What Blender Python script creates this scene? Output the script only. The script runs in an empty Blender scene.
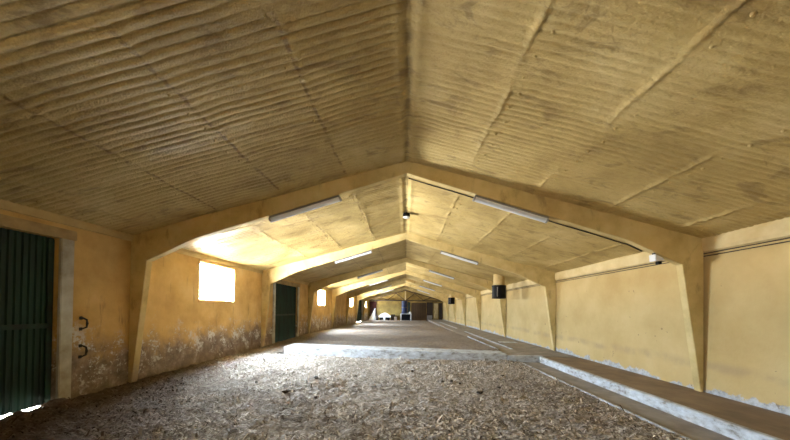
import bpy, bmesh, math, random
import numpy as np
from mathutils import Matrix, Vector

random.seed(7)
rng = np.random.default_rng(11)
S = bpy.context.scene
C = S.collection
EYE = 1.57

# ------------------------------------------------------------------ camera
cam = bpy.data.cameras.new('camera')
cam.sensor_width = 36.0
cam.lens = 290.0 / 790.0 * 36.0
cam.shift_x = 0.0
cam.shift_y = (305.995 - 220.0) / 790.0
cam.clip_start = 0.05
cam.clip_end = 400
camo = bpy.data.objects.new('camera', cam)
C.objects.link(camo)
YAW, PIT, ROL = 0.0354, 0.0107, 0.0130
camo.matrix_world = (Matrix.Translation((0, 0, EYE)) @ Matrix.Rotation(YAW, 4, 'Z') @ Matrix.Rotation(PIT, 4, 'X')
                     @ Matrix.Rotation(math.pi / 2, 4, 'X') @ Matrix.Rotation(ROL, 4, 'Z'))
S.camera = camo

# ------------------------------------------------------------------ world, daylight, exposure
w = bpy.data.worlds.new('World')
S.world = w
w.use_nodes = True
SKY, HORIZON, GROUND, SHADE = 78.0, 48.0, 100.0, 7.0   # bright sky, sunlit pale yard, yard in the barn's own shade close by
_nt = w.node_tree
_tc = _nt.nodes.new('ShaderNodeTexCoord')
_sx = _nt.nodes.new('ShaderNodeSeparateXYZ')
_mr = _nt.nodes.new('ShaderNodeFloatCurve')
_cv = _mr.mapping.curves[0]
for _p, _v in ((0.235, SHADE), (0.28, GROUND), (0.31, GROUND), (0.37, 62.0), (0.44, HORIZON), (0.57, HORIZON), (0.72, SKY)):
    _cv.points.new(_p, _v / 120.0)
_cv.points[0].location = (0.0, SHADE / 120.0)
_cv.points[-1].location = (1.0, SKY / 120.0)
for _p in _cv.points:
    _p.handle_type = 'VECTOR'
_mr.mapping.update()
_m2 = _nt.nodes.new('ShaderNodeMath')
_m2.operation = 'MULTIPLY'
_m2.inputs[1].default_value = 120.0
_cr = _nt.nodes.new('ShaderNodeValToRGB')
_cr.color_ramp.elements[0].position, _cr.color_ramp.elements[0].color = 0.48, (1.0, 0.95, 0.86, 1)
_cr.color_ramp.elements[1].position, _cr.color_ramp.elements[1].color = 0.53, (0.74, 0.88, 1.0, 1)
_md = _nt.nodes.new('ShaderNodeMath')
_md.operation = 'MULTIPLY_ADD'
_md.inputs[1].default_value, _md.inputs[2].default_value = 0.5, 0.5
_nt.links.new(_tc.outputs['Generated'], _sx.inputs[0])
_nt.links.new(_sx.outputs[2], _md.inputs[0])
_nt.links.new(_md.outputs[0], _cr.inputs[0])
_nt.links.new(_cr.outputs[0], _nt.nodes['Background'].inputs[0])
_nt.links.new(_md.outputs[0], _mr.inputs['Value'])
_nt.links.new(_mr.outputs[0], _m2.inputs[0])
_nt.links.new(_m2.outputs[0], _nt.nodes['Background'].inputs[1])
S.view_settings.view_transform = 'Standard'
S.view_settings.look = 'None'
S.view_settings.gamma = 1.0
S.view_settings.use_curve_mapping = False
S.view_settings.exposure = 2.2
S.cycles.diffuse_bounces = 8
S.cycles.max_bounces = 12

def portal(name, loc, rot, sx, sy):
    """an opening the daylight of the world comes in by"""
    l = bpy.data.lights.new(name, 'AREA')
    l.shape = 'RECTANGLE'
    l.size, l.size_y = sx, sy
    l.cycles.is_portal = True
    o = bpy.data.objects.new(name, l)
    o.location = loc
    o.rotation_euler = rot
    C.objects.link(o)
    return o

XL, XR = -5.26, 5.33          # inner wall faces
YB, YE = -5.0, 41.2           # gable walls
ZR, ZE = 4.318, 2.90          # ridge and eaves
SL = (ZR - ZE) / 5.29
FY = [5.35 + 5.077 * k for k in range(7)]     # portal frames
WIN = [(7.98, 1.5), (18.1, 1.5), (28.25, 1.5), (38.4, 1.1), (-3.4, 0.7)]  # last opening is unseen behind the camera, placed and sized as fill light
WZ0, WZ1 = 1.73, 2.72
for yc, ww in WIN:
    portal('daylight_window', (XL - 0.24, yc, (WZ0 + WZ1) / 2), (0, -math.pi / 2, 0), WZ1 - WZ0, ww)

# ------------------------------------------------------------------ noise for heights
def _hash(ix, iy, s):
    n = (ix.astype(np.int64) * 374761393 + iy.astype(np.int64) * 668265263 + s * 974634777) & 0x7fffffff
    n = ((n ^ (n >> 13)) * 1274126177) & 0x7fffffff
    n = n ^ (n >> 16)
    return (n & 0xffff) / 65535.0
def vnoise(x, y, s=0):
    ix, iy = np.floor(x), np.floor(y)
    fx, fy = x - ix, y - iy
    fx = fx * fx * (3 - 2 * fx)
    fy = fy * fy * (3 - 2 * fy)
    a, b = _hash(ix, iy, s), _hash(ix + 1, iy, s)
    c, d = _hash(ix, iy + 1, s), _hash(ix + 1, iy + 1, s)
    return (a * (1 - fx) + b * fx) * (1 - fy) + (c * (1 - fx) + d * fx) * fy
def fbm(x, y, s=0, o=4):
    r = 0
    a = 0.5
    for k in range(o):
        r = r + a * vnoise(x * 2 ** k, y * 2 ** k, s + k * 17)
        a *= 0.5
    return r

# ------------------------------------------------------------------ materials
def node_mat(name):
    m = bpy.data.materials.new(name)
    m.use_nodes = True
    nt = m.node_tree
    b = nt.nodes['Principled BSDF']
    return m, nt, b
class N:
    """small helper around a node tree"""
    def __init__(self, nt):
        self.nt = nt
        self.tc = nt.nodes.new('ShaderNodeNewGeometry')
        self.pos = self.tc.outputs['Position']
    def noise(self, scale, detail=4, rough=0.6, vec=None, stretch=None, dist=0.0):
        n = self.nt.nodes.new('ShaderNodeTexNoise')
        n.inputs['Scale'].default_value = scale
        n.inputs['Detail'].default_value = detail
        n.inputs['Roughness'].default_value = rough
        n.inputs['Distortion'].default_value = dist
        v = vec or self.pos
        if stretch:
            mp = self.nt.nodes.new('ShaderNodeMapping')
            mp.inputs['Scale'].default_value = stretch
            self.nt.links.new(v, mp.inputs['Vector'])
            v = mp.outputs['Vector']
        self.nt.links.new(v, n.inputs['Vector'])
        return n.outputs['Fac']
    def ramp(self, fac, stops):
        r = self.nt.nodes.new('ShaderNodeValToRGB')
        cr = r.color_ramp
        while len(cr.elements) < len(stops):
            cr.elements.new(0.5)
        for e, (p, c) in zip(cr.elements, stops):
            e.position = p
            e.color = (c, c, c, 1) if not hasattr(c, '__len__') else (*c, 1)
        self.nt.links.new(fac, r.inputs['Fac'])
        return r.outputs['Color']
    def math(self, op, a, b=None, clamp=False):
        n = self.nt.nodes.new('ShaderNodeMath')
        n.operation = op
        n.use_clamp = clamp
        for i, v in enumerate((a, b)):
            if v is None:
                continue
            if isinstance(v, (int, float)):
                n.inputs[i].default_value = v
            else:
                self.nt.links.new(v, n.inputs[i])
        return n.outputs[0]
    def mix(self, fac, a, b, mode='MIX'):
        n = self.nt.nodes.new('ShaderNodeMix')
        n.data_type = 'RGBA'
        n.blend_type = mode
        for k, v in ((0, fac), (6, a), (7, b)):
            if isinstance(v, (int, float)):
                n.inputs[k].default_value = v
            elif isinstance(v, tuple):
                n.inputs[k].default_value = (*v, 1)
            else:
                self.nt.links.new(v, n.inputs[k])
        return n.outputs[2]
    def xyz(self):
        n = self.nt.nodes.new('ShaderNodeSeparateXYZ')
        self.nt.links.new(self.pos, n.inputs[0])
        return n.outputs
    def bump(self, h, strength, dist=0.01):
        n = self.nt.nodes.new('ShaderNodeBump')
        n.inputs['Strength'].default_value = strength
        n.inputs['Distance'].default_value = dist
        self.nt.links.new(h, n.inputs['Height'])
        return n.outputs['Normal']
    def smooth(self, v, a, b):
        n = self.nt.nodes.new('ShaderNodeMapRange')
        n.interpolation_type = 'SMOOTHSTEP'
        n.inputs[1].default_value = a
        n.inputs[2].default_value = b
        self.nt.links.new(v, n.inputs[0])
        return n.outputs[0]

def simple(name, c0, c1=None, scale=6, rough=0.8, bump=0.1, metal=0.0, bscale=None, stretch=None, detail=5):
    m, nt, b = node_mat(name)
    k = N(nt)
    c1 = c1 or tuple(x * 0.75 for x in c0)
    f = k.noise(scale, detail, stretch=stretch)
    nt.links.new(k.ramp(f, [(0.3, c1), (0.68, c0)]), b.inputs['Base Color'])
    b.inputs['Roughness'].default_value = rough
    b.inputs['Metallic'].default_value = metal
    if bump:
        nt.links.new(k.bump(k.noise(bscale or scale * 6, 3), bump), b.inputs['Normal'])
    return m

def foam_material():
    m, nt, b = node_mat('sprayed_foam')
    k = N(nt)
    x, y, z = k.xyz()
    big = k.noise(0.9, 6, 0.62, dist=0.4)
    col = k.ramp(big, [(0.28, (0.34, 0.24, 0.085)), (0.5, (0.51, 0.385, 0.155)), (0.72, (0.64, 0.515, 0.25))])
    fine = k.noise(9, 6, 0.7, stretch=(1, 2.2, 1))
    col = k.mix(k.math('MULTIPLY', k.smooth(fine, 0.55, 0.72), 0.38), col, (0.27, 0.165, 0.055))
    # dirty patches, mostly across the slope
    d = k.noise(2.3, 7, 0.7, stretch=(0.7, 1.6, 1), dist=0.8)
    col = k.mix(k.math('MULTIPLY', k.smooth(d, 0.52, 0.66), 0.58), col, (0.22, 0.145, 0.057))
    gr = k.noise(38, 4, 0.7)
    col = k.mix(k.math('MULTIPLY', k.smooth(gr, 0.52, 0.68), 0.30), col, (0.26, 0.175, 0.065))
    # dark brown crack lines along the left sheet laps, broken up
    ax = k.math('ABSOLUTE', k.math('ADD', x, k.math('MULTIPLY', k.math('SUBTRACT', k.noise(3.0, 4, 0.7), 0.5), 0.12)))
    lap = None
    for j in (1.13, 2.31, 3.53):
        q = k.math('SUBTRACT', 1.0, k.smooth(k.math('ABSOLUTE', k.math('SUBTRACT', ax, j)), 0.008, 0.035))
        lap = q if lap is None else k.math('MAXIMUM', lap, q)
    lap = k.math('MULTIPLY', lap, k.smooth(k.noise(5.5, 4, 0.7), 0.42, 0.6))
    lap = k.math('MULTIPLY', lap, k.math('LESS_THAN', x, 0.0))
    col = k.mix(k.math('MULTIPLY', lap, 0.7), col, (0.17, 0.095, 0.035))
    # stained seam along the ridge
    ax = k.math('ABSOLUTE', x)
    r1 = k.math('SUBTRACT', 1.0, k.smooth(ax, 0.012, 0.07))
    r2 = k.smooth(k.noise(4.5, 4, 0.7, stretch=(0.3, 1, 0.3)), 0.44, 0.62)
    col = k.mix(k.math('MULTIPLY', k.math('MULTIPLY', r1, r2), 0.5), col, (0.085, 0.05, 0.02))
    nt.links.new(col, b.inputs['Base Color'])
    b.inputs['Roughness'].default_value = 0.62
    b.inputs['Specular IOR Level'].default_value = 0.35
    h = k.math('ADD', k.noise(55, 4, 0.6), k.math('MULTIPLY', k.noise(16, 3), 1.2))
    nt.links.new(k.bump(h, 0.85, 0.010), b.inputs['Normal'])
    return m

def wall_left_material():
    m, nt, b = node_mat('left_wall_plaster')
    k = N(nt)
    x, y, z = k.xyz()
    col = k.ramp(k.noise(1.3, 6, 0.6), [(0.3, (0.46, 0.28, 0.085)), (0.55, (0.64, 0.42, 0.155)), (0.75, (0.74, 0.54, 0.25))])
    n1 = k.noise(2.0, 7, 0.65)
    zz = k.math('ADD', z, k.math('MULTIPLY', k.math('SUBTRACT', n1, 0.5), -1.5))
    low = k.math('MULTIPLY', k.math('SUBTRACT', 1.0, k.smooth(zz, 0.5, 1.2)), 0.97)
    worn = k.ramp(k.noise(5, 6, 0.7), [(0.3, (0.10, 0.073, 0.06)), (0.55, (0.24, 0.185, 0.155)), (0.75, (0.40, 0.35, 0.315))])
    col = k.mix(low, col, worn)
    # flaked limewash on the lower wall
    fl = k.smooth(k.math('ADD', k.math('MULTIPLY', k.noise(3.0, 4, 0.6), 0.42), k.math('MULTIPLY', k.noise(15, 8, 0.8), 0.58)), 0.515, 0.565)
    zone = k.math('MULTIPLY', k.smooth(zz, 0.15, 0.45), k.math('SUBTRACT', 1.0, k.smooth(zz, 0.85, 1.3)))
    col = k.mix(k.math('MULTIPLY', fl, zone), col, (0.60, 0.60, 0.60))
    # dark running stains
    st = k.smooth(k.noise(3, 6, 0.65, stretch=(1, 2.2, 0.35)), 0.58, 0.74)
    col = k.mix(k.math('MULTIPLY', st, 0.6), col, (0.15, 0.09, 0.045))
    nt.links.new(col, b.inputs['Base Color'])
    b.inputs['Roughness'].default_value = 0.85
    h = k.math('ADD', k.noise(28, 5), k.math('MULTIPLY', k.math('MULTIPLY', fl, zone), -0.6))
    nt.links.new(k.bump(h, 0.4, 0.012), b.inputs['Normal'])
    return m

def wall_right_material():
    m, nt, b = node_mat('right_wall_plaster')
    k = N(nt)
    x, y, z = k.xyz()
    col = k.ramp(k.noise(1.1, 6, 0.6), [(0.3, (0.46, 0.325, 0.125)), (0.55, (0.54, 0.40, 0.175)), (0.78, (0.60, 0.465, 0.225))])
    fm = k.smooth(k.noise(3.0, 7, 0.7, stretch=(1, 1, 0.6)), 0.56, 0.72)
    col = k.mix(k.math('MULTIPLY', fm, 0.22), col, (0.42, 0.29, 0.12))
    # smudged line left by the litter
    n2 = k.noise(0.5, 3, 0.5)
    zc = k.math('ABSOLUTE', k.math('SUBTRACT', z, k.math('ADD', 0.5, k.math('MULTIPLY', n2, 0.35))))
    sm = k.math('SUBTRACT', 1.0, k.smooth(zc, 0.01, 0.14))
    sm = k.math('MULTIPLY', sm, k.smooth(k.noise(1.5, 5, 0.6), 0.36, 0.6))
    col = k.mix(k.math('MULTIPLY', sm, 0.5), col, (0.34, 0.25, 0.14))
    # flaked base
    zz = k.math('ADD', z, k.math('MULTIPLY', k.math('SUBTRACT', k.noise(1.7, 8, 0.72), 0.5), -0.75))
    low = k.math('SUBTRACT', 1.0, k.smooth(zz, 0.23, 0.27))
    pale = k.ramp(k.noise(11, 5, 0.7), [(0.35, (0.26, 0.26, 0.27)), (0.6, (0.50, 0.525, 0.565))])
    col = k.mix(low, col, pale)
    sp = k.smooth(k.noise(7, 3, 0.5), 0.71, 0.74)
    col = k.mix(k.math('MULTIPLY', sp, 0.6), col, (0.16, 0.10, 0.05))
    nt.links.new(col, b.inputs['Base Color'])
    b.inputs['Roughness'].default_value = 0.8
    nt.links.new(k.bump(k.noise(22, 5), 0.25, 0.01), b.inputs['Normal'])
    return m

def frame_material():
    m, nt, b = node_mat('painted_concrete')
    k = N(nt)
    x, y, z = k.xyz()
    col = k.ramp(k.noise(1.6, 6, 0.65), [(0.3, (0.44, 0.325, 0.125)), (0.52, (0.60, 0.475, 0.215)), (0.75, (0.69, 0.57, 0.30))])
    st = k.smooth(k.noise(2.6, 6, 0.65, stretch=(1.5, 1, 0.6)), 0.55, 0.72)
    col = k.mix(k.math('MULTIPLY', st, 0.55), col, (0.20, 0.13, 0.045))
    zz = k.math('ADD', z, k.math('MULTIPLY', k.math('SUBTRACT', k.noise(4, 5), 0.5), -1.0))
    low = k.math('SUBTRACT', 1.0, k.smooth(zz, 0.2, 0.7))
    left = k.math('LESS_THAN', x, 0.0)
    col = k.mix(k.math('MULTIPLY', k.math('MULTIPLY', low, left), 0.8), col, (0.33, 0.26, 0.2))
    nt.links.new(col, b.inputs['Base Color'])
    b.inputs['Roughness'].default_value = 0.75
    nt.links.new(k.bump(k.noise(20, 5), 0.25, 0.01), b.inputs['Normal'])
    return m

def litter_material(chips=False, far=False):
    m, nt, b = node_mat('litter_chips' if chips else ('far_litter' if far else 'litter'))
    k = N(nt)
    x, y, z = k.xyz()
    if chips:
        f = k.tc.outputs['Random Per Island']
        col = k.ramp(f, [(0.0, (0.09, 0.066, 0.05)), (0.22, (0.26, 0.215, 0.175)), (0.6, (0.54, 0.48, 0.42)), (1.0, (0.86, 0.82, 0.76))])
    else:
        f = k.noise(16, 9, 0.75)
        col = k.ramp(f, [(0.34, (0.09, 0.068, 0.052)), (0.5, (0.37, 0.32, 0.275)), (0.66, (0.66, 0.61, 0.56))])
    big = k.noise(0.55, 5, 0.6, dist=0.5)
    dk = k.math('MULTIPLY', k.smooth(big, 0.48, 0.68), 0.45)
    if far:   # the far floor is finer and browner
        col = k.mix(0.5, col, (0.15, 0.105, 0.072))
    # darker trampled clumps
    cl = k.smooth(k.noise(2.6, 8, 0.75, stretch=(1.0, 0.6, 1), dist=0.6), 0.58, 0.68)
    col = k.mix(k.math('MULTIPLY', cl, 0.5), col, (0.12, 0.085, 0.06))
    # brown strip along the left wall, with its partial shade put into the colour
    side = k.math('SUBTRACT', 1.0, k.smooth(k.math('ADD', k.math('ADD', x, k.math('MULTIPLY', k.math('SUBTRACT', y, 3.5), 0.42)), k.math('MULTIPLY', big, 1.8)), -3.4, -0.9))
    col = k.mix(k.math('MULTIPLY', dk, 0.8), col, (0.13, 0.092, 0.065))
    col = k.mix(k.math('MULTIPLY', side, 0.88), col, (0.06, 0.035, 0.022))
    nt.links.new(col, b.inputs['Base Color'])
    b.inputs['Roughness'].default_value = 0.9
    b.inputs['Specular IOR Level'].default_value = 0.2
    if not chips:
        nt.links.new(k.bump(k.noise(30, 8, 0.75), 0.9, 0.03), b.inputs['Normal'])
    return m

def kerb_material():
    m, nt, b = node_mat('limewashed_kerb')
    k = N(nt)
    f = k.noise(5, 9, 0.72, stretch=(1, 1, 2))
    col = k.ramp(f, [(0.36, (0.20, 0.175, 0.15)), (0.47, (0.44, 0.465, 0.50)), (0.70, (0.68, 0.735, 0.80))])
    nt.links.new(col, b.inputs['Base Color'])
    b.inputs['Roughness'].default_value = 0.75
    nt.links.new(k.bump(k.noise(25, 5), 0.35, 0.012), b.inputs['Normal'])
    return m

def glass_material():
    m = bpy.data.materials.new('window_glass')
    m.use_nodes = True
    nt = m.node_tree
    nt.nodes.clear()
    o = nt.nodes.new('ShaderNodeOutputMaterial')
    t = nt.nodes.new('ShaderNodeBsdfTransparent')
    t.inputs[0].default_value = (0.96, 0.98, 1, 1)
    g = nt.nodes.new('ShaderNodeBsdfGlossy')
    g.inputs['Roughness'].default_value = 0.08
    mx = nt.nodes.new('ShaderNodeMixShader')
    mx.inputs[0].default_value = 0.05
    nt.links.new(t.outputs[0], mx.inputs[1])
    nt.links.new(g.outputs[0], mx.inputs[2])
    nt.links.new(mx.outputs[0], o.inputs[0])
    return m

M = {}
M['foam'] = foam_material()
M['wl'] = wall_left_material()
M['wr'] = wall_right_material()
M['frame'] = frame_material()
M['litter'] = litter_material()
M['chips'] = litter_material(True)
M['litter_far'] = litter_material(False, True)
M['kerb'] = kerb_material()
M['glass'] = glass_material()
M['concrete'] = simple('worn_concrete', (0.34, 0.30, 0.26), (0.19, 0.16, 0.135), 3, 0.85, 0.25)
M['walk'] = simple('dusty_walkway', (0.27, 0.195, 0.125), (0.16, 0.11, 0.07), 2.2, 0.85, 0.3, bscale=30)
M['band'] = simple('cream_band', (0.70, 0.58, 0.33), (0.56, 0.43, 0.2), 2.5, 0.7, 0.15)
M['bandl'] = simple('ochre_band', (0.56, 0.42, 0.19), (0.42, 0.29, 0.11), 2.5, 0.75, 0.15)
M['end'] = simple('end_wall_plaster', (0.36, 0.255, 0.065), (0.19, 0.125, 0.035), 1.4, 0.8, 0.2)
M['green'] = simple('dark_green_sheet', (0.008, 0.052, 0.034), (0.007, 0.013, 0.010), 1.4, 0.7, 0.1, stretch=(1, 3, 0.5))
M['green2'] = simple('dark_green_rail', (0.01, 0.045, 0.03), (0.012, 0.012, 0.009), 4, 0.7, 0.1)
M['jamb'] = simple('jamb_plaster', (0.56, 0.57, 0.55), (0.33, 0.29, 0.22), 3, 0.8, 0.3)
M['lintel'] = simple('lintel_plaster', (0.50, 0.37, 0.17), (0.27, 0.18, 0.08), 4, 0.8, 0.4)
M['black'] = simple('black_plastic', (0.005, 0.005, 0.006), (0.003, 0.003, 0.004), 8, 0.5, 0.0)
M['black'].node_tree.nodes['Principled BSDF'].inputs['Specular IOR Level'].default_value = 0.12
M['iron'] = simple('rusty_iron', (0.03, 0.022, 0.018), (0.012, 0.01, 0.009), 20, 0.6, 0.2)
M['cable'] = simple('dark_cable', (0.035, 0.024, 0.016), (0.02, 0.014, 0.01), 10, 0.6, 0.0)
M['grey'] = simple('grey_diffuser', (0.74, 0.79, 0.87), (0.64, 0.69, 0.77), 5, 0.3, 0.0)
M['lampbody'] = simple('grey_lamp_body', (0.30, 0.31, 0.33), (0.2, 0.2, 0.21), 6, 0.45, 0.0)
M['tube'] = simple('white_tube', (0.85, 0.88, 0.92), (0.8, 0.83, 0.88), 5, 0.25, 0.0)
M['white'] = simple('white_plastic', (0.80, 0.81, 0.83), (0.66, 0.67, 0.69), 4, 0.5, 0.05)
M['wframe'] = simple('window_frame_paint', (0.62, 0.60, 0.55), (0.45, 0.42, 0.36), 6, 0.6, 0.1)
M['wood'] = simple('brown_boards', (0.085, 0.048, 0.018), (0.04, 0.022, 0.009), 3, 0.75, 0.2, stretch=(6, 1, 0.5))
M['darkwood'] = simple('dark_boards', (0.035, 0.022, 0.016), (0.016, 0.011, 0.009), 3, 0.7, 0.2, stretch=(6, 1, 0.5))
M['maroon'] = simple('maroon_cloth', (0.085, 0.022, 0.02), (0.04, 0.012, 0.012), 5, 0.9, 0.1)
M['pale'] = simple('pale_cloth', (0.62, 0.53, 0.33), (0.42, 0.33, 0.18), 5, 0.9, 0.1)
M['blue'] = simple('blue_drum_plastic', (0.010, 0.028, 0.11), (0.007, 0.016, 0.06), 4, 0.4, 0.0)
M['teal'] = simple('dark_teal_plastic', (0.015, 0.055, 0.07), (0.01, 0.03, 0.04), 4, 0.4, 0.0)
M['sack'] = simple('dark_sack_cloth', (0.04, 0.028, 0.022), (0.02, 0.014, 0.012), 6, 0.9, 0.2)
M['clod'] = simple('dung', (0.045, 0.03, 0.02), (0.02, 0.013, 0.009), 20, 0.9, 0.5)
M['duct'] = simple('ochre_duct', (0.60, 0.46, 0.22), (0.47, 0.33, 0.13), 4, 0.7, 0.15)

# ------------------------------------------------------------------ object helpers
def tag(o, label=None, cat=None, group=None, kind=None):
    if label: o['label'] = label
    if cat: o['category'] = cat
    if group: o['group'] = group
    if kind: o['kind'] = kind
    return o
def thing(name, label, cat, loc=(0, 0, 0), group=None, kind=None):
    o = bpy.data.objects.new(name, None)
    o.empty_display_size = 0.1
    o.location = loc
    C.objects.link(o)
    return tag(o, label, cat, group, kind)
def copy_tree(o, parent=None):
    c = o.copy()
    C.objects.link(c)
    if parent:
        c.parent = parent
    for ch in o.children:
        copy_tree(ch, c)
    return c
def wloc(o):
    v = Vector((0, 0, 0))
    while o is not None:
        v = v + Vector(o.location)
        o = o.parent
    return v

class MB:
    def __init__(self):
        self.bm = bmesh.new()
    def box(self, x0, x1, y0, y1, z0, z1):
        v = [self.bm.verts.new((x, y, z)) for x in (x0, x1) for y in (y0, y1) for z in (z0, z1)]
        for f in ((0, 1, 3, 2), (4, 6, 7, 5), (0, 4, 5, 1), (2, 3, 7, 6), (0, 2, 6, 4), (1, 5, 7, 3)):
            self.bm.faces.new([v[i] for i in f])
        return self
    def hexa(self, pts):
        v = [self.bm.verts.new(p) for p in pts]
        for f in ((0, 1, 3, 2), (4, 6, 7, 5), (0, 4, 5, 1), (2, 3, 7, 6), (0, 2, 6, 4), (1, 5, 7, 3)):
            self.bm.faces.new([v[i] for i in f])
        return self
    def prism(self, poly, axis, a, b):
        """poly of 2D points extruded along an axis from a to b"""
        def p(q, t):
            return {'y': (q[0], t, q[1]), 'x': (t, q[0], q[1]), 'z': (q[0], q[1], t)}[axis]
        va = [self.bm.verts.new(p(q, a)) for q in poly]
        vb = [self.bm.verts.new(p(q, b)) for q in poly]
        n = len(poly)
        self.bm.faces.new(va)
        self.bm.faces.new(vb[::-1])
        for i in range(n):
            j = (i + 1) % n
            self.bm.faces.new((va[j], va[i], vb[i], vb[j]))
        return self
    def tube(self, path, r, seg=10):
        path = [Vector(p) for p in path]
        rings = []
        for i, p in enumerate(path):
            d = (path[min(i + 1, len(path) - 1)] - path[max(i - 1, 0)]).normalized()
            up = Vector((0, 0, 1)) if abs(d.z) < 0.9 else Vector((1, 0, 0))
            a = d.cross(up).normalized()
            c = d.cross(a).normalized()
            rr = r[i] if hasattr(r, '__len__') else r
            rings.append([self.bm.verts.new(p + rr * (math.cos(t) * a + math.sin(t) * c))
                          for t in [2 * math.pi * k / seg for k in range(seg)]])
        for A, B in zip(rings, rings[1:]):
            for k in range(seg):
                self.bm.faces.new((A[k], A[(k + 1) % seg], B[(k + 1) % seg], B[k]))
        self.bm.faces.new(rings[0][::-1])
        self.bm.faces.new(rings[-1])
        return self
    def lathe(self, cx, cy, prof, seg=28, sx=1.0, sy=1.0):
        rings = []
        for r, z in prof:
            rings.append([self.bm.verts.new((cx + sx * r * math.cos(t), cy + sy * r * math.sin(t), z))
                          for t in [2 * math.pi * k / seg for k in range(seg)]])
        for A, B in zip(rings, rings[1:]):
            for k in range(seg):
                self.bm.faces.new((A[k], A[(k + 1) % seg], B[(k + 1) % seg], B[k]))
        self.bm.faces.new(rings[0][::-1])
        self.bm.faces.new(rings[-1])
        return self
    def build(self, name, mat, parent=None, bevel=0.0, smooth=False):
        bm = self.bm
        bmesh.ops.recalc_face_normals(bm, faces=bm.faces[:])
        if bevel:
            bmesh.ops.bevel(bm, geom=bm.edges[:], offset=bevel, segments=2, affect='EDGES', clamp_overlap=True)
        if parent is not None:
            bmesh.ops.translate(bm, verts=bm.verts[:], vec=-wloc(parent))
        me = bpy.data.meshes.new(name)
        bm.to_mesh(me)
        bm.free()
        if smooth:
            me.shade_smooth()
            try:
                me.set_sharp_from_angle(angle=math.radians(40))
            except Exception:
                pass
        me.materials.append(mat)
        o = bpy.data.objects.new(name, me)
        C.objects.link(o)
        if parent is not None:
            o.parent = parent
        return o

def mesh_np(name, verts, faces, mat, smooth=True):
    """verts (n,3), faces list of arrays each (m,k)"""
    me = bpy.data.meshes.new(name)
    nl = sum(f.size for f in faces)
    nf = sum(len(f) for f in faces)
    me.vertices.add(len(verts))
    me.vertices.foreach_set('co', np.asarray(verts, np.float32).ravel())
    me.loops.add(nl)
    me.loops.foreach_set('vertex_index', np.concatenate([f.ravel() for f in faces]).astype(np.int32))
    me.polygons.add(nf)
    tot = np.concatenate([np.full(len(f), f.shape[1]) for f in faces]).astype(np.int32)
    st = np.concatenate([[0], np.cumsum(tot)[:-1]]).astype(np.int32)
    me.polygons.foreach_set('loop_start', st)
    me.polygons.foreach_set('loop_total', tot)
    me.update(calc_edges=True)
    me.validate()
    if smooth:
        me.shade_smooth()
    me.materials.append(mat)
    o = bpy.data.objects.new(name, me)
    C.objects.link(o)
    return o
def grid_faces(nu, nv, off=0, flip=False):
    i = np.arange(nu - 1)[:, None] * nv + np.arange(nv - 1)[None, :] + off
    f = np.stack([i, i + nv, i + nv + 1, i + 1], -1).reshape(-1, 4)
    return f[:, ::-1] if flip else f

def wall_with_holes(name, mat, x0, x1, y0, y1, z0, z1, holes):
    """a wall along y between planes x0 and x1, holes are (ya, yb, za, zb)"""
    ys = sorted({y0, y1, *[h[0] for h in holes], *[h[1] for h in holes]})
    zs = sorted({z0, z1, *[h[2] for h in holes], *[h[3] for h in holes]})
    bm = bmesh.new()
    vc = {}
    def V(x, y, z):
        k = (round(x, 4), round(y, 4), round(z, 4))
        if k not in vc:
            vc[k] = bm.verts.new((x, y, z))
        return vc[k]
    def solid(a, b):
        if a < 0 or b < 0 or a >= len(ys) - 1 or b >= len(zs) - 1:
            return False
        yc, zc = (ys[a] + ys[a + 1]) / 2, (zs[b] + zs[b + 1]) / 2
        return not any(h[0] < yc < h[1] and h[2] < zc < h[3] for h in holes)
    for a in range(len(ys) - 1):
        for b in range(len(zs) - 1):
            if not solid(a, b):
                continue
            p, q, r, s = ys[a], ys[a + 1], zs[b], zs[b + 1]
            for x in (x0, x1):
                bm.faces.new((V(x, p, r), V(x, q, r), V(x, q, s), V(x, p, s)))
            for da, db, e in ((-1, 0, ((p, r), (p, s))), (1, 0, ((q, r), (q, s))), (0, -1, ((p, r), (q, r))), (0, 1, ((p, s), (q, s)))):
                if not solid(a + da, b + db):
                    (ya, za), (yb, zb) = e
                    bm.faces.new((V(x0, ya, za), V(x0, yb, zb), V(x1, yb, zb), V(x1, ya, za)))
    bmesh.ops.recalc_face_normals(bm, faces=bm.faces[:])
    me = bpy.data.meshes.new(name)
    bm.to_mesh(me)
    bm.free()
    me.materials.append(mat)
    o = bpy.data.objects.new(name, me)
    C.objects.link(o)
    o['kind'] = 'structure'
    return o

# ------------------------------------------------------------------ room shell
DOORS = [(1.5, 4.21), (11.5, 13.95), (31.3, 35.2)]
DZ = 2.58
holes = [(yc - ww / 2, yc + ww / 2, WZ0, WZ1) for yc, ww in WIN] + [(a, b, 0.0, DZ) for a, b in DOORS]
holes.append((12.62, 12.78, 2.63, 2.69))          # a chink of daylight over the second door
wall_with_holes('wall_left', M['wl'], XL - 0.2, XL, YB, YE, -0.2, 3.0, holes)
wall_with_holes('wall_right', M['wr'], XR, XR + 0.2, YB, YE, -0.2, 3.0, [])
gab = [(XL - 0.2, -0.2), (XR + 0.2, -0.2), (XR + 0.2, 2.9), (0, ZR + 0.1), (XL - 0.2, 2.9)]
tag(MB().prism(gab, 'y', YE, YE + 0.2).build('wall_end', M['end']), kind='structure')
tag(MB().prism(gab, 'y', YB - 0.2, YB).build('wall_entrance', M['wl']), kind='structure')
tag(MB().box(XL - 0.2, XR + 0.2, YB, YE, -0.2, 0.0).build('floor', M['concrete']), kind='structure')

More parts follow.
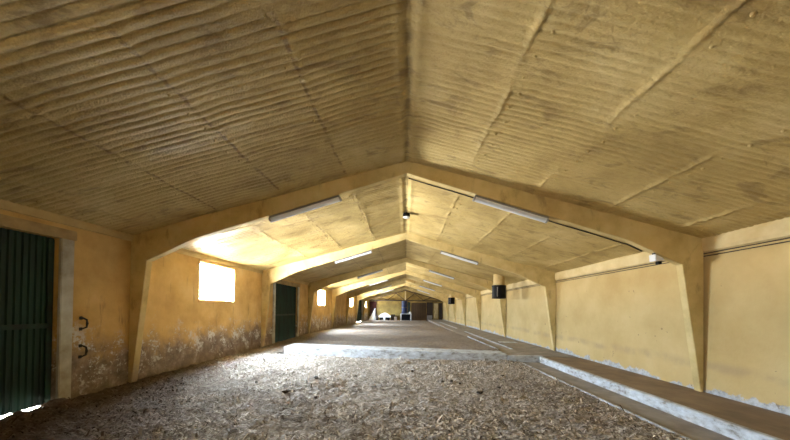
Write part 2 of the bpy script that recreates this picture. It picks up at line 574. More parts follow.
# ceiling: corrugated sheets under sprayed foam
JOINTS = [1.10, 2.28, 3.50, 4.72]
def ceil_drop(x, y, side):
    """how far the foam hangs below the sheet plane"""
    ax = np.abs(x)
    sx = x + side * 50
    warp = 0.035 * (fbm(sx * 0.9, y * 0.6, 3) - 0.5) + 0.02 * (fbm(sx * 3, y * 1.1, 5) - 0.5)
    pitch = 0.088
    ph = np.pi * (y + warp) / pitch
    row = np.floor((y + warp) / pitch)
    rowamp = 0.35 + 1.1 * _hash(row, np.floor(ax / 1.2) + 7 * (side > 0), 9)
    amp = 0.0225 * (0.3 + 1.2 * fbm(sx * 0.55, y * 0.5, 21)) * rowamp * (0.55 + 0.9 * fbm(sx * 1.6, y * 9, 23))
    amp = amp * (1.0 if side < 0 else 0.68)
    h = amp * (np.abs(np.sin(ph)) ** 0.5 - 0.6)
    h = h + 0.045 * (fbm(sx * 0.8, y * 0.8, 31) - 0.5) + 0.006 * (fbm(sx * 9, y * 7, 41) - 0.5)
    for i, j in enumerate(JOINTS):
        jx = j + 0.05 * (fbm(y * 0.9, y * 0 + i * 9 + side, 51) - 0.5)
        d = ax - jx
        wob = np.clip(3.4 * fbm(y * 3.6, y * 0 + i * 5 + side * 3, 61) - 0.9, 0, 2)
        d = d + 0.04 * (fbm(y * 5.5, y * 0 + i * 3, 63) - 0.5)
        h = h + (0.017 if side > 0 else 0.008) * wob * np.exp(-(d / 0.028) ** 2)
        h = h + 0.006 * np.exp(-(d / 0.16) ** 2)
    h = h + 0.014 * np.exp(-((ax - 0.10) / 0.05) ** 2) * (0.5 + fbm(y * 4, ax * 2, 71)) - 0.02 * np.exp(-(ax / 0.03) ** 2)
    k = np.clip(ax / 0.06, 0, 1)
    return h * k + 0.008 * (1 - k)
V_, F_ = [], []
off = 0
for side in (-1, 1):
    for (ya, yb, dy, nx) in ((YB, 1.3, 0.06, 60), (1.3, 10.6, 0.0108, 110), (10.6, YE, 0.05, 60)):
        ny = int(round((yb - ya) / dy)) + 1
        ys = np.linspace(ya, yb, ny)
        ax = np.linspace(0, 5.5, nx)
        if nx == 110:   # finer around the lap joints
            ax = np.sort(np.concatenate([np.linspace(0, 5.5, 84)] + [j + np.linspace(-0.09, 0.09, 10) for j in JOINTS] + [np.linspace(0.01, 0.2, 8)]))
            nx = len(ax)
        X, Y = np.meshgrid(side * ax, ys, indexing='ij')
        Z = ZR - SL * np.abs(X) + 0.012 - ceil_drop(X, Y, side)
        V_.append(np.stack([X, Y, Z], -1).reshape(-1, 3))
        F_.append(grid_faces(nx, ny, off, flip=(side > 0)))
        off += nx * ny
# foam covered bolt heads along the purlins and the eaves
bump_v = []
th = np.linspace(0, 2 * np.pi, 8, endpoint=False)
for side in (-1, 1):
    for j in [q + 0.13 for q in JOINTS[:3]] + [5.0]:
        y = 1.4
        while y < 18:
            y += random.uniform(0.2, 0.3) * (1 if j < 4.9 else 0.85)
            if random.random() < 0.2:
                continue
            xx = side * (j + random.uniform(-0.03, 0.03))
            base = ZR - SL * abs(xx) + 0.012 - float(ceil_drop(np.array([xx]), np.array([y]), side)[0])
            r = random.uniform(0.010, 0.021)
            vs = []
            for rr, dz in ((1.15, 0.015), (0.95, -0.35 * r), (0.55, -0.95 * r)):
                for t in th:
                    vs.append((xx + rr * r * math.cos(t), y + rr * r * math.sin(t), base + dz))
            vs.append((xx, y, base - 1.15 * r))
            V_.append(np.array(vs))
            q = []
            for lv in range(2):
                for k in range(8):
                    a = off + lv * 8 + k
                    b2 = off + lv * 8 + (k + 1) % 8
                    q.append((a, b2, b2 + 8, a + 8))
            F_.append(np.array(q))
            F_.append(np.array([(off + 16 + k, off + 16 + (k + 1) % 8, off + 24) for k in range(8)]))
            off += 25
ceil = mesh_np('ceiling', np.concatenate(V_), F_, M['foam'])
tag(ceil, kind='structure')

# smooth eaves bands
bp = [(XR, 2.645), (XR - 0.035, 2.665), (XR - 0.055, 2.72), (XR - 0.06, 2.86), (XR - 0.04, 2.95), (XR, 2.96)]
tag(MB().prism(bp, 'y', YB, YE).build('trim_1', M['band']), kind='structure')
bl = [(XL, 2.80), (XL + 0.03, 2.81), (XL + 0.04, 2.86), (XL + 0.03, 2.95), (XL, 2.96)]
tag(MB().prism(bl, 'y', YB, YE).build('trim_2', M['bandl']), kind='structure')

# windows
def window(n, yc, ww):
    root = thing('window_%d' % n, None, None, (XL - 0.1, yc, WZ0), kind='structure')
    y0, y1 = yc - ww / 2, yc + ww / 2
    f = MB()
    xa, xb = XL - 0.15, XL - 0.10
    f.box(xa, xb, y0, y0 + 0.035, WZ0, WZ1).box(xa, xb, y1 - 0.035, y1, WZ0, WZ1)
    f.box(xa, xb, y0 + 0.035, y1 - 0.035, WZ0, WZ0 + 0.035).box(xa, xb, y0 + 0.035, y1 - 0.035, WZ1 - 0.035, WZ1)
    f.build('window_frame', M['wframe'], root)
    MB().box(xa + 0.01, xb - 0.01, yc - 0.32, yc + 0.3, (WZ0 + WZ1) / 2 - 0.012, (WZ0 + WZ1) / 2 + 0.012).build('glazing_bar', M['wframe'], root)
    MB().box(XL - 0.129, XL - 0.123, y0 + 0.035, y1 - 0.035, WZ0 + 0.035, WZ1 - 0.035).build('window_pane', M['glass'], root)
    MB().box(XL, XL + 0.03, y0 - 0.06, y1 + 0.06, WZ0 - 0.05, WZ0 - 0.005).build('window_sill', M['wl'], root, bevel=0.006)
for i, (yc, ww) in enumerate(WIN[:4]):
    window(i + 1, yc, ww)

# sheet metal doors
def door(n, y0, y1, gap):
    root = thing('door_%d' % n, None, None, (XL - 0.08, (y0 + y1) / 2, 0.1), kind='structure')
    xs = XL - 0.11
    prof = []
    y = y0
    k = 0
    while y < y1 - 0.001:
        prof += [(y, 0.0), (y + 0.03, 0.0), (y + 0.04, 0.022), (y + 0.065, 0.022)]
        y += 0.075
    prof = [(min(a, y1), b) for a, b in prof] + [(y1, 0.0)]
    pp = [(xs + b, a) for a, b in prof]
    back = [(xs - 0.012 + b, a) for a, b in prof][::-1]
    m = MB()
    bm = m.bm
    zb = 0.078 if gap else 0.06
    n_ = len(pp)
    rings = [[bm.verts.new((x, y, z)) for x, y in pp] for z in (zb, DZ)]
    rings2 = [[bm.verts.new((x - 0.01, y, z)) for x, y in pp] for z in (zb, DZ)]
    for R in (rings, rings2):
        for i in range(n_ - 1):
            bm.faces.new((R[0][i], R[0][i + 1], R[1][i + 1], R[1][i]))
    for i in range(n_ - 1):
        for lv in (0, 1):
            bm.faces.new((rings[lv][i], rings[lv][i + 1], rings2[lv][i + 1], rings2[lv][i]))
    m.build('door_panel', M['green'], root)
    MB().box(xs + 0.024, xs + 0.05, y0 + 0.03, y1 - 0.03, 1.22, 1.29).build('door_rail', M['green2'], root, bevel=0.004)
    MB().box(xs + 0.024, xs + 0.05, y1 - 0.08, y1 - 0.01, zb, DZ - 0.02).build('door_stile', M['green2'], root, bevel=0.004)
    MB().box(XL - 0.02, XL + 0.045, y1 + 0.0, y1 + 0.17, 0.0, DZ).build('door_jamb', M['jamb'], root, bevel=0.008)
    MB().box(XL - 0.02, XL + 0.045, y0 - 0.17, y0, 0.0, DZ).build('door_jamb', M['jamb'], root, bevel=0.008)
    MB().box(XL - 0.02, XL + 0.055, y0 - 0.2, y1 + 0.2, DZ, DZ + 0.15).build('lintel', M['lintel'], root, bevel=0.012)
for i, (a, b) in enumerate(DOORS):
    door(i + 1, a, b, i < 2)

# walkway along the right wall, its kerb and the concrete gutter
tag(MB().box(4.18, XR, YB, 9.0, 0.0, 0.17).build('floor_walkway', M['walk']), kind='structure')
def kerb_poly(z):
    return z
kb = MB()
ny = 90
yy = np.linspace(YB, 9.0, ny)
ring = []
for i, y in enumerate(yy):
    e = 0.012 * (fbm(np.array([y * 2.2]), np.array([3.0]), 5)[0] - 0.5)
    t = 0.175 + 0.012 * (fbm(np.array([y * 3.2]), np.array([8.0]), 6)[0] - 0.5)
    ring.append([kb.bm.verts.new(q) for q in ((4.12 + e, y, 0.0), (4.12 + e, y, t - 0.02), (4.14 + e, y, t), (4.215 + e, y, t), (4.215 + e, y, 0.0))])
for A, B in zip(ring, ring[1:]):
    for k in range(5):
        kb.bm.faces.new((A[k], A[(k + 1) % 5], B[(k + 1) % 5], B[k]))
kb.bm.faces.new(ring[0]); kb.bm.faces.new(ring[-1][::-1])
tag(kb.build('trim_3', M['kerb']), kind='structure')
# raised far floor: concrete front step, then litter
st = MB()
st.hexa([(-3.85, 9.12, 0.0), (-3.85, 9.12, 0.33), (-3.85, 9.95, 0.0), (-3.85, 9.95, 0.34),
         (3.16, 9.02, 0.0), (3.16, 9.02, 0.225), (3.16, 9.75, 0.0), (3.16, 9.75, 0.235)])
tag(st.build('trim_4', M['kerb'], bevel=0.02), kind='structure')
tag(MB().box(3.17, 4.215, 9.0, 9.14, 0.0, 0.2).build('trim_5', M['kerb'], bevel=0.012), kind='structure')
tag(MB().box(3.17, XR, 9.14, YE, 0.0, 0.17).build('floor_far_walkway', M['concrete']), kind='structure')
for i, (a, b, c, d) in enumerate(((3.86, 3.93, 10.7, 19.0), (3.20, 3.26, 10.2, 15.0), (4.15, 4.9, 12.8, 13.1), (3.86, 3.93, 22.0, 33.0))):
    tag(MB().box(a, b, c, d, 0.17, 0.235 if a < 3.3 else 0.19).build('trim_%d' % (6 + i), M['kerb']), kind='structure')
tag(MB().box(3.46, 3.50, YB, 8.6, 0.0, 0.035).build('trim_10', M['kerb']), kind='structure')

# ------------------------------------------------------------------ litter
def litter_z(x, y):
    base = 0.03 + 0.085 * np.clip((-x - 0.5) / 4.0, 0, 1)
    n = 0.085 * (fbm(x * 1.1, y * 1.1, 81) - 0.5) + 0.085 * (fbm(x * 5, y * 5, 83) - 0.5) + 0.05 * (fbm(x * 17, y * 17, 85) - 0.5)
    edge = np.clip((3.47 - x) / 0.35, 0, 1)
    base = base + 0.06 * np.exp(-((x - XL) / 0.35) ** 2 - ((y - 4.15) / 0.16) ** 2)
    return np.maximum(base + n * (0.25 + 0.75 * edge) - 0.02 * (1 - edge), 0.004)
xs_, ys_ = np.linspace(XL + 0.005, 3.455, 230), np.linspace(YB + 0.05, 9.1, 330)
ys_ = np.concatenate([np.linspace(YB + 0.05, 2.6, 40)[:-1], np.linspace(2.6, 9.1, 250)])
X, Y = np.meshgrid(xs_, ys_, indexing='ij')
lit = mesh_np('litter', np.stack([X, Y, litter_z(X, Y)], -1).reshape(-1, 3), [grid_faces(len(xs_), len(ys_))], M['litter'])
tag(lit, 'brown wood shaving litter spread over the near floor', 'litter', kind='stuff')
def litter_far(x, y):
    t = np.clip((y - 9.1) / 24, 0, 1)
    b = 0.25 * (1 - t) + 0.02 * t
    leftdip = np.clip((-x - 3.7) / 0.5, 0, 1) * np.clip((16 - y) / 7, 0, 1)
    b = b * (1 - 0.55 * leftdip)
    return b + 0.05 * (fbm(x * 1.2, y * 1.2, 91) - 0.5) + 0.04 * (fbm(x * 5, y * 5, 93) - 0.5)
xs_, ys_ = np.linspace(XL + 0.005, 3.17, 110), np.linspace(9.12, YE - 0.02, 330)
X, Y = np.meshgrid(xs_, ys_, indexing='ij')
Zf = litter_far(X, Y)
Zf = np.where((Y < 9.95) & (X > -3.87), 0.16, Zf)
lf = mesh_np('litter', np.stack([X, Y, Zf], -1).reshape(-1, 3), [grid_faces(len(xs_), len(ys_))], M['litter_far'])
tag(lf, 'brown litter on the raised floor beyond the pale concrete step', 'litter', kind='stuff')

# loose shavings and husks lying on it
n = 60000
cx = rng.uniform(XL + 0.1, 3.5, n)
cy = 2.6 + (9.0 - 2.6) * rng.uniform(0, 1, n) ** 1.25
keep = fbm(cx * 1.4, cy * 1.4, 101) > rng.uniform(0.15, 0.62, n)
cx, cy = cx[keep], cy[keep]
n = len(cx)
ln = rng.uniform(0.012, 0.038, n) * (1 + (rng.uniform(0, 1, n) > 0.93) * 1.2)
wd = rng.uniform(0.003, 0.012, n)
an = rng.uniform(0, np.pi, n)
lift = rng.uniform(0.0, 0.012, n)
tilt = rng.normal(0, 0.4, n)
cz = litter_z(cx, cy) + 0.004 + lift
dx, dy = np.cos(an), np.sin(an)
px, py = -dy, dx
vv = []
for s, hh in ((-1, 0.0), (0, 0.007), (1, 0.0)):
    for q in (-1, 1):
        vv.append(np.stack([cx + s * ln * dx + q * wd * px, cy + s * ln * dy + q * wd * py,
                            cz + hh + s * ln * tilt], -1))
vv = np.stack(vv, 1)
idx = (np.arange(n) * 6)[:, None]
f1 = idx + np.array([[0, 2, 3, 1]])
f2 = idx + np.array([[2, 4, 5, 3]])
ch = mesh_np('wood_shavings', vv.reshape(-1, 3), [np.concatenate([f1, f2])], M['chips'], smooth=False)
tag(ch, 'loose pale shavings and husks scattered over the near litter', 'shavings', kind='stuff')

# ------------------------------------------------------------------ concrete portal frames
ORD = ['first', 'second', 'third', 'fourth', 'fifth', 'sixth', 'seventh']
EXTRA = ['nearest the camera, with one grey lamp under each slope and a small floodlight', 'from the camera, just past the first window',
         'from the camera, just past the open side of the second green door', 'from the camera, beyond the second window',
         'from the camera, deep in the barn', 'from the camera, beyond the third window', 'from the camera, last one before the end truss']
FT = 0.13
def rafter_poly(s):
    xo = XR - 0.021 if s > 0 else -XL
    zt = lambda x: ZR + 0.035 - SL * x
    return [(0, zt(0)), (s * xo, zt(xo)), (s * 4.94, 2.43), (s * 4.0, 2.868), (0, 4.095)]
def post_poly(s):
    xo = XR - 0.021 if s > 0 else -XL
    z0 = 0.17 if s > 0 else 0.0
    return [(s * xo, ZR + 0.035 - SL * xo), (s * 4.94, 2.43), (s * (xo - (0.045 if s > 0 else 0.06)), z0), (s * xo, z0)]
def make_frame(y):
    root = thing('portal_frame', '', 'frame', (0, y, 0), 'concrete portal frames down the barn')
    for s in (-1, 1):
        MB().prism(rafter_poly(s), 'y', y, y + FT).build('rafter', M['frame'], root, bevel=0.008)
    for s in (-1, 1):
        MB().prism(post_poly(s), 'y', y, y + FT).build('post', M['frame'], root, bevel=0.006)
    return root
fr = make_frame(FY[0])
FLABEL = ['ochre concrete portal frame nearest the camera, lamps under both slopes',
          'second ochre portal frame from the camera, just beyond the big left window',
          'third ochre portal frame from the camera, beyond the far green door and first black duct',
          'fourth ochre portal frame from the camera, beyond the second left window',
          'fifth ochre portal frame from the camera, deep in the barn',
          'sixth ochre portal frame from the camera, beyond the third left window',
          'seventh ochre portal frame from the camera, last before the end truss']
for i, y in enumerate(FY):
    o = fr if i == 0 else copy_tree(fr)
    o.location = (0, y, 0)
    o['label'] = FLABEL[i]

# ------------------------------------------------------------------ fluorescent lamps under the rafters
def make_lamp(s):
    """lamp under the rafter on side s of the first frame"""
    x0, x1 = s * 1.27, s * 2.60
    sof = lambda ax: 4.095 - (4.095 - 2.868) / 4.0 * ax
    ang = math.atan2(4.095 - 2.868, 4.0)
    cxm = s * 1.935
    root = thing('fluorescent_light', '', 'lamp', (cxm, FY[0] + 0.065, sof(1.935)), 'fluorescent lamps under the frames')
    L = 1.33 / math.cos(ang)
    parts = []
    m = MB(); m.prism([(-0.03, -0.004), (0.03, -0.004), (0.052, -0.03), (0.052, -0.05), (-0.052, -0.05), (-0.052, -0.03)], 'x', -L / 2, L / 2)
    parts.append(('lamp_body', m, M['lampbody']))
    prof = [(0.06 * math.cos(t), -0.05 - 0.062 * math.sin(t)) for t in np.linspace(0, math.pi, 11)]
    m = MB(); m.prism(prof, 'x', -L / 2 + 0.02, L / 2 - 0.02)
    parts.append(('diffuser', m, M['grey']))
    for e in (-1, 1):
        prof2 = [(0.066 * math.cos(t), -0.048 - 0.068 * math.sin(t)) for t in np.linspace(0, math.pi, 11)]
        m = MB(); m.prism(prof2, 'x', e * (L / 2 - 0.02), e * (L / 2 + 0.012))
        parts.append(('end_cap', m, M['lampbody']))
    rot = Matrix.Rotation(s * ang, 4, 'Y')
    for nm, m, mt in parts:
        bmesh.ops.transform(m.bm, matrix=Matrix.Translation(Vector(root.location)) @ rot, verts=m.bm.verts[:])
        m.build(nm, mt, root, smooth=True)
    return root
PLACE = ['nearest', 'second', 'third', 'fourth', 'fifth', 'sixth']
for s, side in ((-1, 'left'), (1, 'right')):
    proto = make_lamp(s)
    for i in range(6):
        o = proto if i == 0 else copy_tree(proto)
        o.location.y = FY[i] + 0.065
        o['label'] = ('long grey fluorescent lamp under the %s slope of the nearest frame' % side if i == 0 else
                      'long grey fluorescent lamp under the %s slope of the %s frame from the camera' % (side, PLACE[i]))

# ------------------------------------------------------------------ cables
def cable(name, label, path, r, parent=None):
    return tag(MB().tube(path, r, 8).build(name, M['cable'], parent, smooth=True), label, 'cable')
for zz, lab in ((2.632, 'upper dark cable running along the right wall below the eaves band'),
                (2.585, 'lower dark cable running along the right wall below the eaves band')):
    path = []
    for y in np.arange(0.5, 40.9, 0.4):
        path.append((XR - 0.0095, float(y), zz + 0.012 * (fbm(np.array([y * 0.7]), np.array([zz]), 3)[0] - 0.5)))
    cable('wall_cable', lab, path, 0.0085)
def soffit(ax):
    return 4.095 - (4.095 - 2.868) / 4.0 * ax if ax < 4.0 else 2.868 - (2.868 - 2.43) / 0.94 * (ax - 4.0)
path = [(x, FY[0] + FT + 0.016, soffit(x) - 0.02 - 0.004 * math.sin(x * 5)) for x in np.linspace(0.03, 4.0, 34)]
path += [(x, FY[0] + FT + 0.016, soffit(x) + 0.0 - 0.02 * (x - 4.0)) for x in np.linspace(4.08, 4.35, 5)]
cable('frame_cable', 'thick black cable along the right soffit of the nearest frame', path, 0.014)

# ------------------------------------------------------------------ floodlight on the near frame
fx, fz = 4.55, soffit(4.55)
t = thing('floodlight', 'small white floodlight with black bracket under the near right haunch', 'floodlight', (fx, FY[0] + 0.06, fz))
a = fz
m = MB(); m.prism([(fx - 0.10, a + 0.005), (fx - 0.09, a - 0.12), (fx + 0.07, a - 0.10), (fx + 0.03, a - 0.055)], 'y', FY[0] - 0.02, FY[0] + 0.12)
m.build('housing', M['white'], t, bevel=0.006)
MB().box(fx - 0.01, fx + 0.055, FY[0] + 0.02, FY[0] + 0.09, a - 0.17, a - 0.115).build('lens', M['black'], t, bevel=0.006)
MB().box(fx - 0.075, fx - 0.045, FY[0] + 0.03, FY[0] + 0.08, a - 0.005, a + 0.05).build('bracket', M['iron'], t)

# round fitting under the ridge
yl = 8.15
t = thing('ridge_fitting', 'small round black and white fitting hanging under the roof ridge', 'fitting', (0.0, yl, ZR - 0.02))
MB().tube([(0, yl, ZR + 0.0), (0, yl, ZR - 0.06)], 0.012, 8).build('stem', M['cable'], t)
MB().lathe(0, yl, [(0.03, ZR - 0.04), (0.09, ZR - 0.05), (0.1, ZR - 0.085), (0.1, ZR - 0.15)]).build('canopy', M['black'], t, smooth=True)
MB().lathe(0, yl, [(0.1, ZR - 0.15), (0.104, ZR - 0.16), (0.09, ZR - 0.172), (0.03, ZR - 0.176)]).build('rim', M['white'], t, smooth=True)

# ------------------------------------------------------------------ exhaust ducts
def make_duct():
    x, y = 4.33, 13.6
    zc = ZR - SL * x
    t = thing('ventilation_duct', 'nearer black ventilation duct hanging from an ochre pipe by the right wall', 'duct', (x, y, 2.12), 'ventilation ducts along the right slope')
    m = MB(); m.lathe(x, y, [(0.25, 2.66), (0.25, 3.0), (0.25, zc + 0.09)], 32)
    m.build('pipe', M['duct'], t, smooth=True)
    m = MB(); m.lathe(x, y, [(0.285, 2.12), (0.315, 2.13), (0.315, 2.16), (0.305, 2.17), (0.305, 2.66), (0.318, 2.67), (0.318, 2.72), (0.27, 2.735), (0.252, 2.735),
                             ], 36)
    m.build('cowl', M['black'], t, smooth=True)
    m = MB()
    for k in range(3):
        a = k * 2 * math.pi / 3
        m = MB(); m.box(x + 0.31 * math.cos(a) - 0.012, x + 0.31 * math.cos(a) + 0.012, y + 0.31 * math.sin(a) - 0.012, y + 0.31 * math.sin(a) + 0.012, 2.2, 2.64)
        m.build('clamp_strip', M['lampbody'], t)
    return t
d0 = make_duct()
d1 = copy_tree(d0)
d1.location.y = 27.9
d1.location.x = 4.40
d1['label'] = 'farther black ventilation duct hanging by the right wall deep in the barn'

# ------------------------------------------------------------------ iron hooks by the near door
def make_hook(z, label):
    y = 4.56
    t = thing('iron_hook', label, 'hook', (XL, y, z), 'iron hooks beside the near door')
    MB().tube([(XL + 0.0, y - 0.035, z + 0.09), (XL + 0.035, y - 0.03, z + 0.09), (XL + 0.05, y + 0.012, z + 0.06), (XL + 0.05, y + 0.02, z),
               (XL + 0.05, y + 0.012, z - 0.06), (XL + 0.03, y - 0.03, z - 0.085), (XL + 0.0, y - 0.045, z - 0.09)],
              [0.012, 0.012, 0.014, 0.018, 0.014, 0.011, 0.012], 8).build('hook_bar', M['iron'], t, smooth=True)
    for dz in (0.09, -0.09):
        MB().box(XL, XL + 0.012, y - 0.06, y - 0.015, z + dz - 0.025, z + dz + 0.025).build('wall_plate', M['iron'], t, bevel=0.003)
make_hook(1.27, 'upper black iron hook on the ochre wall right of the near green door')
make_hook(0.82, 'lower black iron hook on the flaking wall right of the near green door')

# ------------------------------------------------------------------ dark clods on the litter
cl = [(1.0, 6.17), (0.81, 6.15), (-1.89, 6.17), (1.39, 5.39), (-2.1, 5.11), (-1.5, 4.9), (-1.1, 6.5), (1.15, 6.05), (2.3, 6.9), (-2.9, 5.6), (0.2, 7.1), (-0.6, 5.7), (1.9, 5.9)]
for i, (x, y) in enumerate(cl):
    bm = bmesh.new()
    bmesh.ops.create_icosphere(bm, subdivisions=2, radius=1.0)
    sx, sy, sz = random.uniform(0.035, 0.07), random.uniform(0.025, 0.045), random.uniform(0.014, 0.026)
    for v in bm.verts:
        k = 0.6 + 0.8 * random.random()
        v.co = Vector((v.co.x * sx * k, v.co.y * sy * k, v.co.z * sz * k))
    m = MB(); m.bm.free(); m.bm = bm
    o = m.build('dung_clod', M['clod'], smooth=True)
    o.location = (x, y, float(litter_z(np.array([x]), np.array([y]))[0]) + 0.018)
    o.rotation_euler.z = random.uniform(0, 3)
    tag(o, 'small dark clod of dung lying on the near litter', 'clod', 'dark clods on the near litter')

# ------------------------------------------------------------------ far end of the barn
# roof truss in front of the end wall
YT = 40.55
t = thing('roof_truss', 'dark timber roof truss spanning the far gable at eaves height', 'truss', (0, YT, 2.76))
MB().box(XL, XR, YT, YT + 0.12, 2.70, 2.84).build('bottom_chord', M['darkwood'], t, bevel=0.006)
for s in (-1, 1):
    xe = -XL if s < 0 else XR
    zt = lambda x: ZR - SL * x - 0.05
    MB().prism([(0, zt(0)), (s * xe, zt(xe)), (s * xe, zt(xe) - 0.14), (0, zt(0) - 0.14)], 'y', YT + 0.0, YT + 0.12).build('top_chord', M['wood'], t)
MB().box(-0.06, 0.06, YT + 0.01, YT + 0.11, 2.84, ZR - 0.19).build('king_post', M['pale'], t)
for s in (-1, 1):
    for xa, xb in ((0.08, 1.3), (2.5, 1.3), (2.5, 3.5)):
        za = 2.84 if xa in (0.08, 2.5) else 0
        zb_ = ZR - SL * xb - 0.2
        MB().tube([(s * xa, YT + 0.06, 2.84), (s * xb, YT + 0.06, zb_)], 0.05, 4).build('web_brace', M['wood'], t)

# dark-framed openings and boards on the end wall
YW = YE
t = thing('door_4', None, None, (3.45, YW, 0), kind='structure')
MB().box(3.02, 3.9, YW - 0.07, YW - 0.001, 0.03, 2.6).build('door_panel', M['darkwood'], t, bevel=0.01)
MB().box(3.1, 3.82, YW - 0.085, YW - 0.071, 0.1, 0.75).build('kick_plate', M['lampbody'], t)
MB().box(3.15, 3.2, YW - 0.12, YW - 0.071, 1.1, 1.2).build('door_handle', M['iron'], t)
t = thing('wooden_partition', 'brown boarded partition against the end wall right of the blue drums', 'partition', (1.9, YW - 0.1, 0.1))
x = 0.85
while x < 2.95:
    x2 = min(x + 0.24, 2.97)
    MB().box(x, x2 - 0.012, YW - 0.10, YW - 0.05, 0.06, 2.5 + random.uniform(-0.03, 0.03)).build('board', M['wood'], t)
    x = x2
for zz in (0.5, 2.0):
    MB().box(0.85, 2.97, YW - 0.05, YW - 0.005, zz, zz + 0.1).build('batten', M['darkwood'], t)

def curtain(name, label, x0, x1, z0, z1, y, mat, folds, flare=0.0):
    nx, nz = 40, 10
    m = MB()
    rows = {}
    for sgn in (0, 1):
        for i in range(nx + 1):
            for j in range(nz + 1):
                u, v = i / nx, j / nz
                xx = x0 + (x1 - x0) * u + flare * (1 - v) * (u - 0.5)
                yy = y + (0.03 + 0.03 * (1 - v)) * math.sin(u * folds * 2 * math.pi) + 0.012 * sgn
                rows[(sgn, i, j)] = m.bm.verts.new((xx, yy, z0 + (z1 - z0) * v))
    for sgn in (0, 1):
        for i in range(nx):
            for j in range(nz):
                m.bm.faces.new([rows[(sgn, a, b)] for a, b in ((i, j), (i + 1, j), (i + 1, j + 1), (i, j + 1))])
    for i in range(nx):
        for j in (0, nz):
            m.bm.faces.new([rows[k] for k in ((0, i, j), (0, i + 1, j), (1, i + 1, j), (1, i, j))])
    for j in range(nz):
        for i in (0, nx):
            m.bm.faces.new([rows[k] for k in ((0, i, j), (0, i, j + 1), (1, i, j + 1), (1, i, j))])
    return m, name, label, mat
def hang(name, label, x0, x1, z0, z1, y, mat, folds, flare=0.0):
    t = thing(name, label, 'curtain', ((x0 + x1) / 2, y, z0))
    m = curtain(name, label, x0, x1, z0, z1, y, mat, folds, flare)[0]
    m.build('cloth', mat, t, smooth=True)
    MB().tube([(x0 - 0.08, y, z1 + 0.02), (x1 + 0.08, y, z1 + 0.02)], 0.018, 8).build('rail', M['iron'], t)
    for xx in (x0 - 0.04, x1 + 0.04):
        MB().box(xx - 0.015, xx + 0.015, y, YW, z1 + 0.0, z1 + 0.04).build('bracket', M['iron'], t)
hang('curtain', 'dark maroon curtain hanging at the left end of the far wall', -5.05, -4.1, 0.5, 2.6, YW - 0.16, M['maroon'], 6)
hang('curtain', 'pale yellowish curtain in two strips right of the dark far door', 4.02, 4.62, 0.3, 2.45, YW - 0.16, M['pale'], 2)
t = thing('panel', 'dark tall plank filling in the dark far right corner', 'panel', (4.95, YW - 0.2, 0.17))  # dark panel added to fill the dark far right corner
MB().hexa([(4.75, YW - 0.30, 0.17), (4.75, YW - 0.07, 2.5), (4.75, YW - 0.25, 0.17), (4.75, YW - 0.02, 2.5),
           (5.2, YW - 0.30, 0.17), (5.2, YW - 0.07, 2.5), (5.2, YW - 0.25, 0.17), (5.2, YW - 0.02, 2.5)]).build('board', M['darkwood'], t)
MB().box(4.7, 5.25, YW - 0.345, YW - 0.27, 0.42, 0.52).build('cross_batten', M['wood'], t)

def lz(x, y):
    return float(litter_far(np.array([x]), np.array([y]))[0])
# white sheet heaped in the left corner
m = MB()
prev = None
cxs, cys = -4.62, 40.35
pts = []
NU, NV = 36, 14
for j in range(NV + 1):
    v = j / NV
    row = []
    for i in range(NU):
        a = 2 * math.pi * i / NU
        r = (1 - v) ** 1.15 * 0.46 * (1 + 0.16 * math.sin(5 * a + 1.3) + 0.07 * math.sin(11 * a)) + 0.02
        row.append(m.bm.verts.new((cxs + 0.38 * v + r * 0.95 * math.cos(a), cys + 0.35 * v + 0.5 * r * math.sin(a), 0.0 + 1.66 * v)))
    pts.append(row)
for A, B in zip(pts, pts[1:]):
    for i in range(NU):
        m.bm.faces.new((A[i], A[(i + 1) % NU], B[(i + 1) % NU], B[i]))
m.bm.faces.new(pts[0][::-1]); m.bm.faces.new(pts[-1])
tag(m.build('plastic_sheet', M['white'], smooth=True), 'white plastic sheet gathered to a point in the far left corner', 'sheet')

def sack(name, label, x, y, rx, ry, h, mat):
    t = thing(name, label, 'sack', (x, y, 0.0))
    prof = [(0.8, 0.0), (1.0, 0.12), (1.02, 0.45), (0.9, 0.75), (0.55, 0.92), (0.22, 0.97)]
    m = MB(); m.lathe(x, y, [(r * rx, z * h) for r, z in prof], 20, 1.0, ry / rx)
    for v in m.bm.verts:
        k = 1 + 0.12 * (random.random() - 0.5)
        v.co.x = x + (v.co.x - x) * k; v.co.y = y + (v.co.y - y) * k
    m.build('bag', mat, t, smooth=True)
    m = MB(); m.lathe(x, y, [(0.16 * rx, 0.96 * h), (0.2 * rx, 1.0 * h), (0.34 * rx, 1.1 * h), (0.3 * rx, 1.12 * h)], 14)
    m.build('tied_neck', mat, t, smooth=True)
    return t
sack('feed_sack', 'dark sack standing between the white sheet and the white domed machine', -3.88, 40.1, 0.2, 0.2, 0.78, M['sack'])

# white domed machine
x0, x1, y0, y1 = -3.62, -2.0, 39.6, 40.4
t = thing('covered_machine', 'white dome-topped machine with dark underside before the yellow end wall', 'machine', ((x0 + x1) / 2, 40.0, 0.0))
arch = [(x0, 0.42), (x1, 0.42)]
for u in np.linspace(1, 0, 15):
    arch.append((x0 + (x1 - x0) * u, 0.62 + 0.42 * (1 - abs(2 * u - 1) ** 1.7)))
MB().prism(arch, 'y', y0, y1).build('hood', M['white'], t, bevel=0.02)
MB().box(x0 + 0.12, x1 - 0.1, y0 + 0.08, y1 - 0.08, 0.12, 0.42).build('chassis', M['black'], t, bevel=0.02)
MB().box(-2.98, -2.72, y0 + 0.02, y0 + 0.09, 0.03, 0.42).build('front_leg', M['white'], t, bevel=0.01)
for xx in (x0 + 0.3, x1 - 0.3):
    m = MB(); m.tube([(xx, y0 + 0.1, 0.17), (xx, y0 + 0.24, 0.17)], 0.17, 20)
    m.build('wheel', M['black'], t)
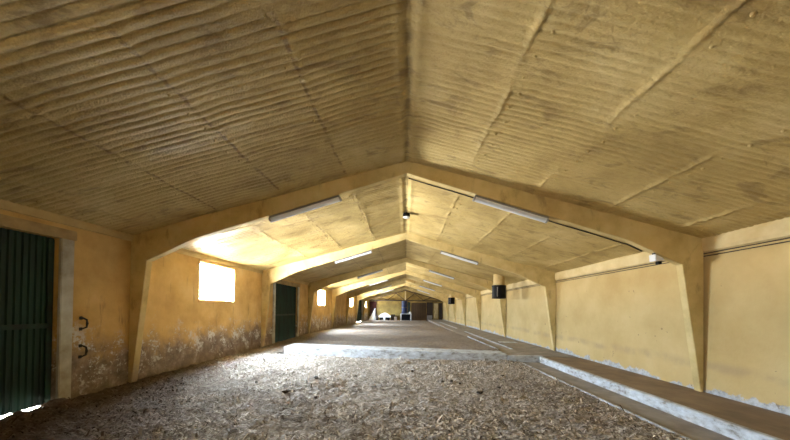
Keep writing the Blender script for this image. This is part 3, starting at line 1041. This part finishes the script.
# dark crate next to it
t = thing('crate', 'dark brown open crate between the white machine and the white bucket', 'crate', (-1.72, 40.7, 0.0))
for xx in (-1.98, -1.46):
    MB().box(xx, xx + 0.04, 40.45, 40.95, 0.03, 0.82).build('side_panel', M['darkwood'], t)
MB().box(-1.94, -1.46, 40.45, 40.49, 0.03, 0.72).build('front_panel', M['darkwood'], t)
MB().box(-1.94, -1.46, 40.91, 40.95, 0.03, 0.82).build('back_panel', M['darkwood'], t)
MB().box(-1.94, -1.46, 40.49, 40.91, 0.03, 0.07).build('base_board', M['darkwood'], t)
# white bucket
bx, by = -1.33, 40.2
t = thing('bucket', 'tall white bucket left of the white-legged table', 'bucket', (bx, by, 0.0))
m = MB(); m.lathe(bx, by, [(0.155, 0.0), (0.165, 0.02), (0.195, 0.46), (0.205, 0.465), (0.205, 0.49), (0.19, 0.49), (0.18, 0.44), (0.15, 0.05)], 28)
m.build('tub', M['white'], t, smooth=True)
MB().tube([(bx + 0.205 * math.cos(a), by - 0.06 - 0.14 * math.sin(a), 0.46 - 0.1 * math.sin(a)) for a in np.linspace(0, math.pi, 13)], 0.006, 6).build('handle', M['iron'], t)
# table with white legs
TX0, TX1, TY0, TY1, TH = -0.66, 0.86, 39.6, 40.35, 0.96
t = thing('table', 'white-legged table carrying the blue drums at the far end', 'table', (0.1, 40.0, 0.0))
MB().box(TX0, TX1, TY0, TY1, TH - 0.06, TH).build('tabletop', M['white'], t, bevel=0.006)
for xx in (TX0 + 0.02, TX1 - 0.14):
    for yy in (TY0 + 0.02, TY1 - 0.14):
        MB().box(xx, xx + 0.12, yy, yy + 0.12, 0.02, TH - 0.06).build('leg', M['white'], t, bevel=0.006)
MB().box(TX0 + 0.15, TX1 - 0.15, TY1 - 0.10, TY1 - 0.06, 0.06, TH - 0.07).build('black_sheet', M['black'], t)  # black sheet filling the dark space under the tabletop
# drums
def drum(label, x, y, z, r, h, mat, group):
    t = thing('drum', label, 'drum', (x, y, z), group)
    pr = [(r * 0.92, 0), (r, 0.03), (r, 0.28 * h), (r * 1.035, 0.31 * h), (r, 0.34 * h), (r, 0.64 * h), (r * 1.035, 0.67 * h), (r, 0.70 * h), (r, h - 0.03), (r * 0.93, h)]
    MB().lathe(x, y, [(a, z + b) for a, b in pr], 28).build('barrel', mat, t, smooth=True)
    MB().lathe(x + 0.4 * r, y, [(0.035, z + h - 0.005), (0.035, z + h + 0.025)], 12).build('bung', M['black'], t)
    MB().lathe(x, y, [(r * 0.98, z + h - 0.035), (r * 1.04, z + h - 0.03), (r * 1.04, z + h - 0.005), (r * 0.96, z + h - 0.001)], 28).build('rim', mat, t, smooth=True)
drum('lower blue plastic drum of the two stacked on the far table', -0.12, 39.98, TH, 0.40, 0.84, M['blue'], 'drums on the far table')
drum('upper blue plastic drum of the two stacked on the far table', -0.12, 39.98, TH + 0.87, 0.40, 0.84, M['blue'], 'drums on the far table')
drum('narrow dark teal drum standing beside the blue drums on the table', 0.5, 40.12, TH, 0.2, 1.6, M['teal'], 'drums on the far table')
o = MB()
o.lathe(0.66, 39.72, [(0.13, TH), (0.165, TH + 0.05), (0.15, TH + 0.2), (0.08, TH + 0.29), (0.03, TH + 0.31)], 16, 1.0, 0.6)
tag(o.build('paper_bag', M['white'], smooth=True), 'small white bag on the right front corner of the far table', 'bag')
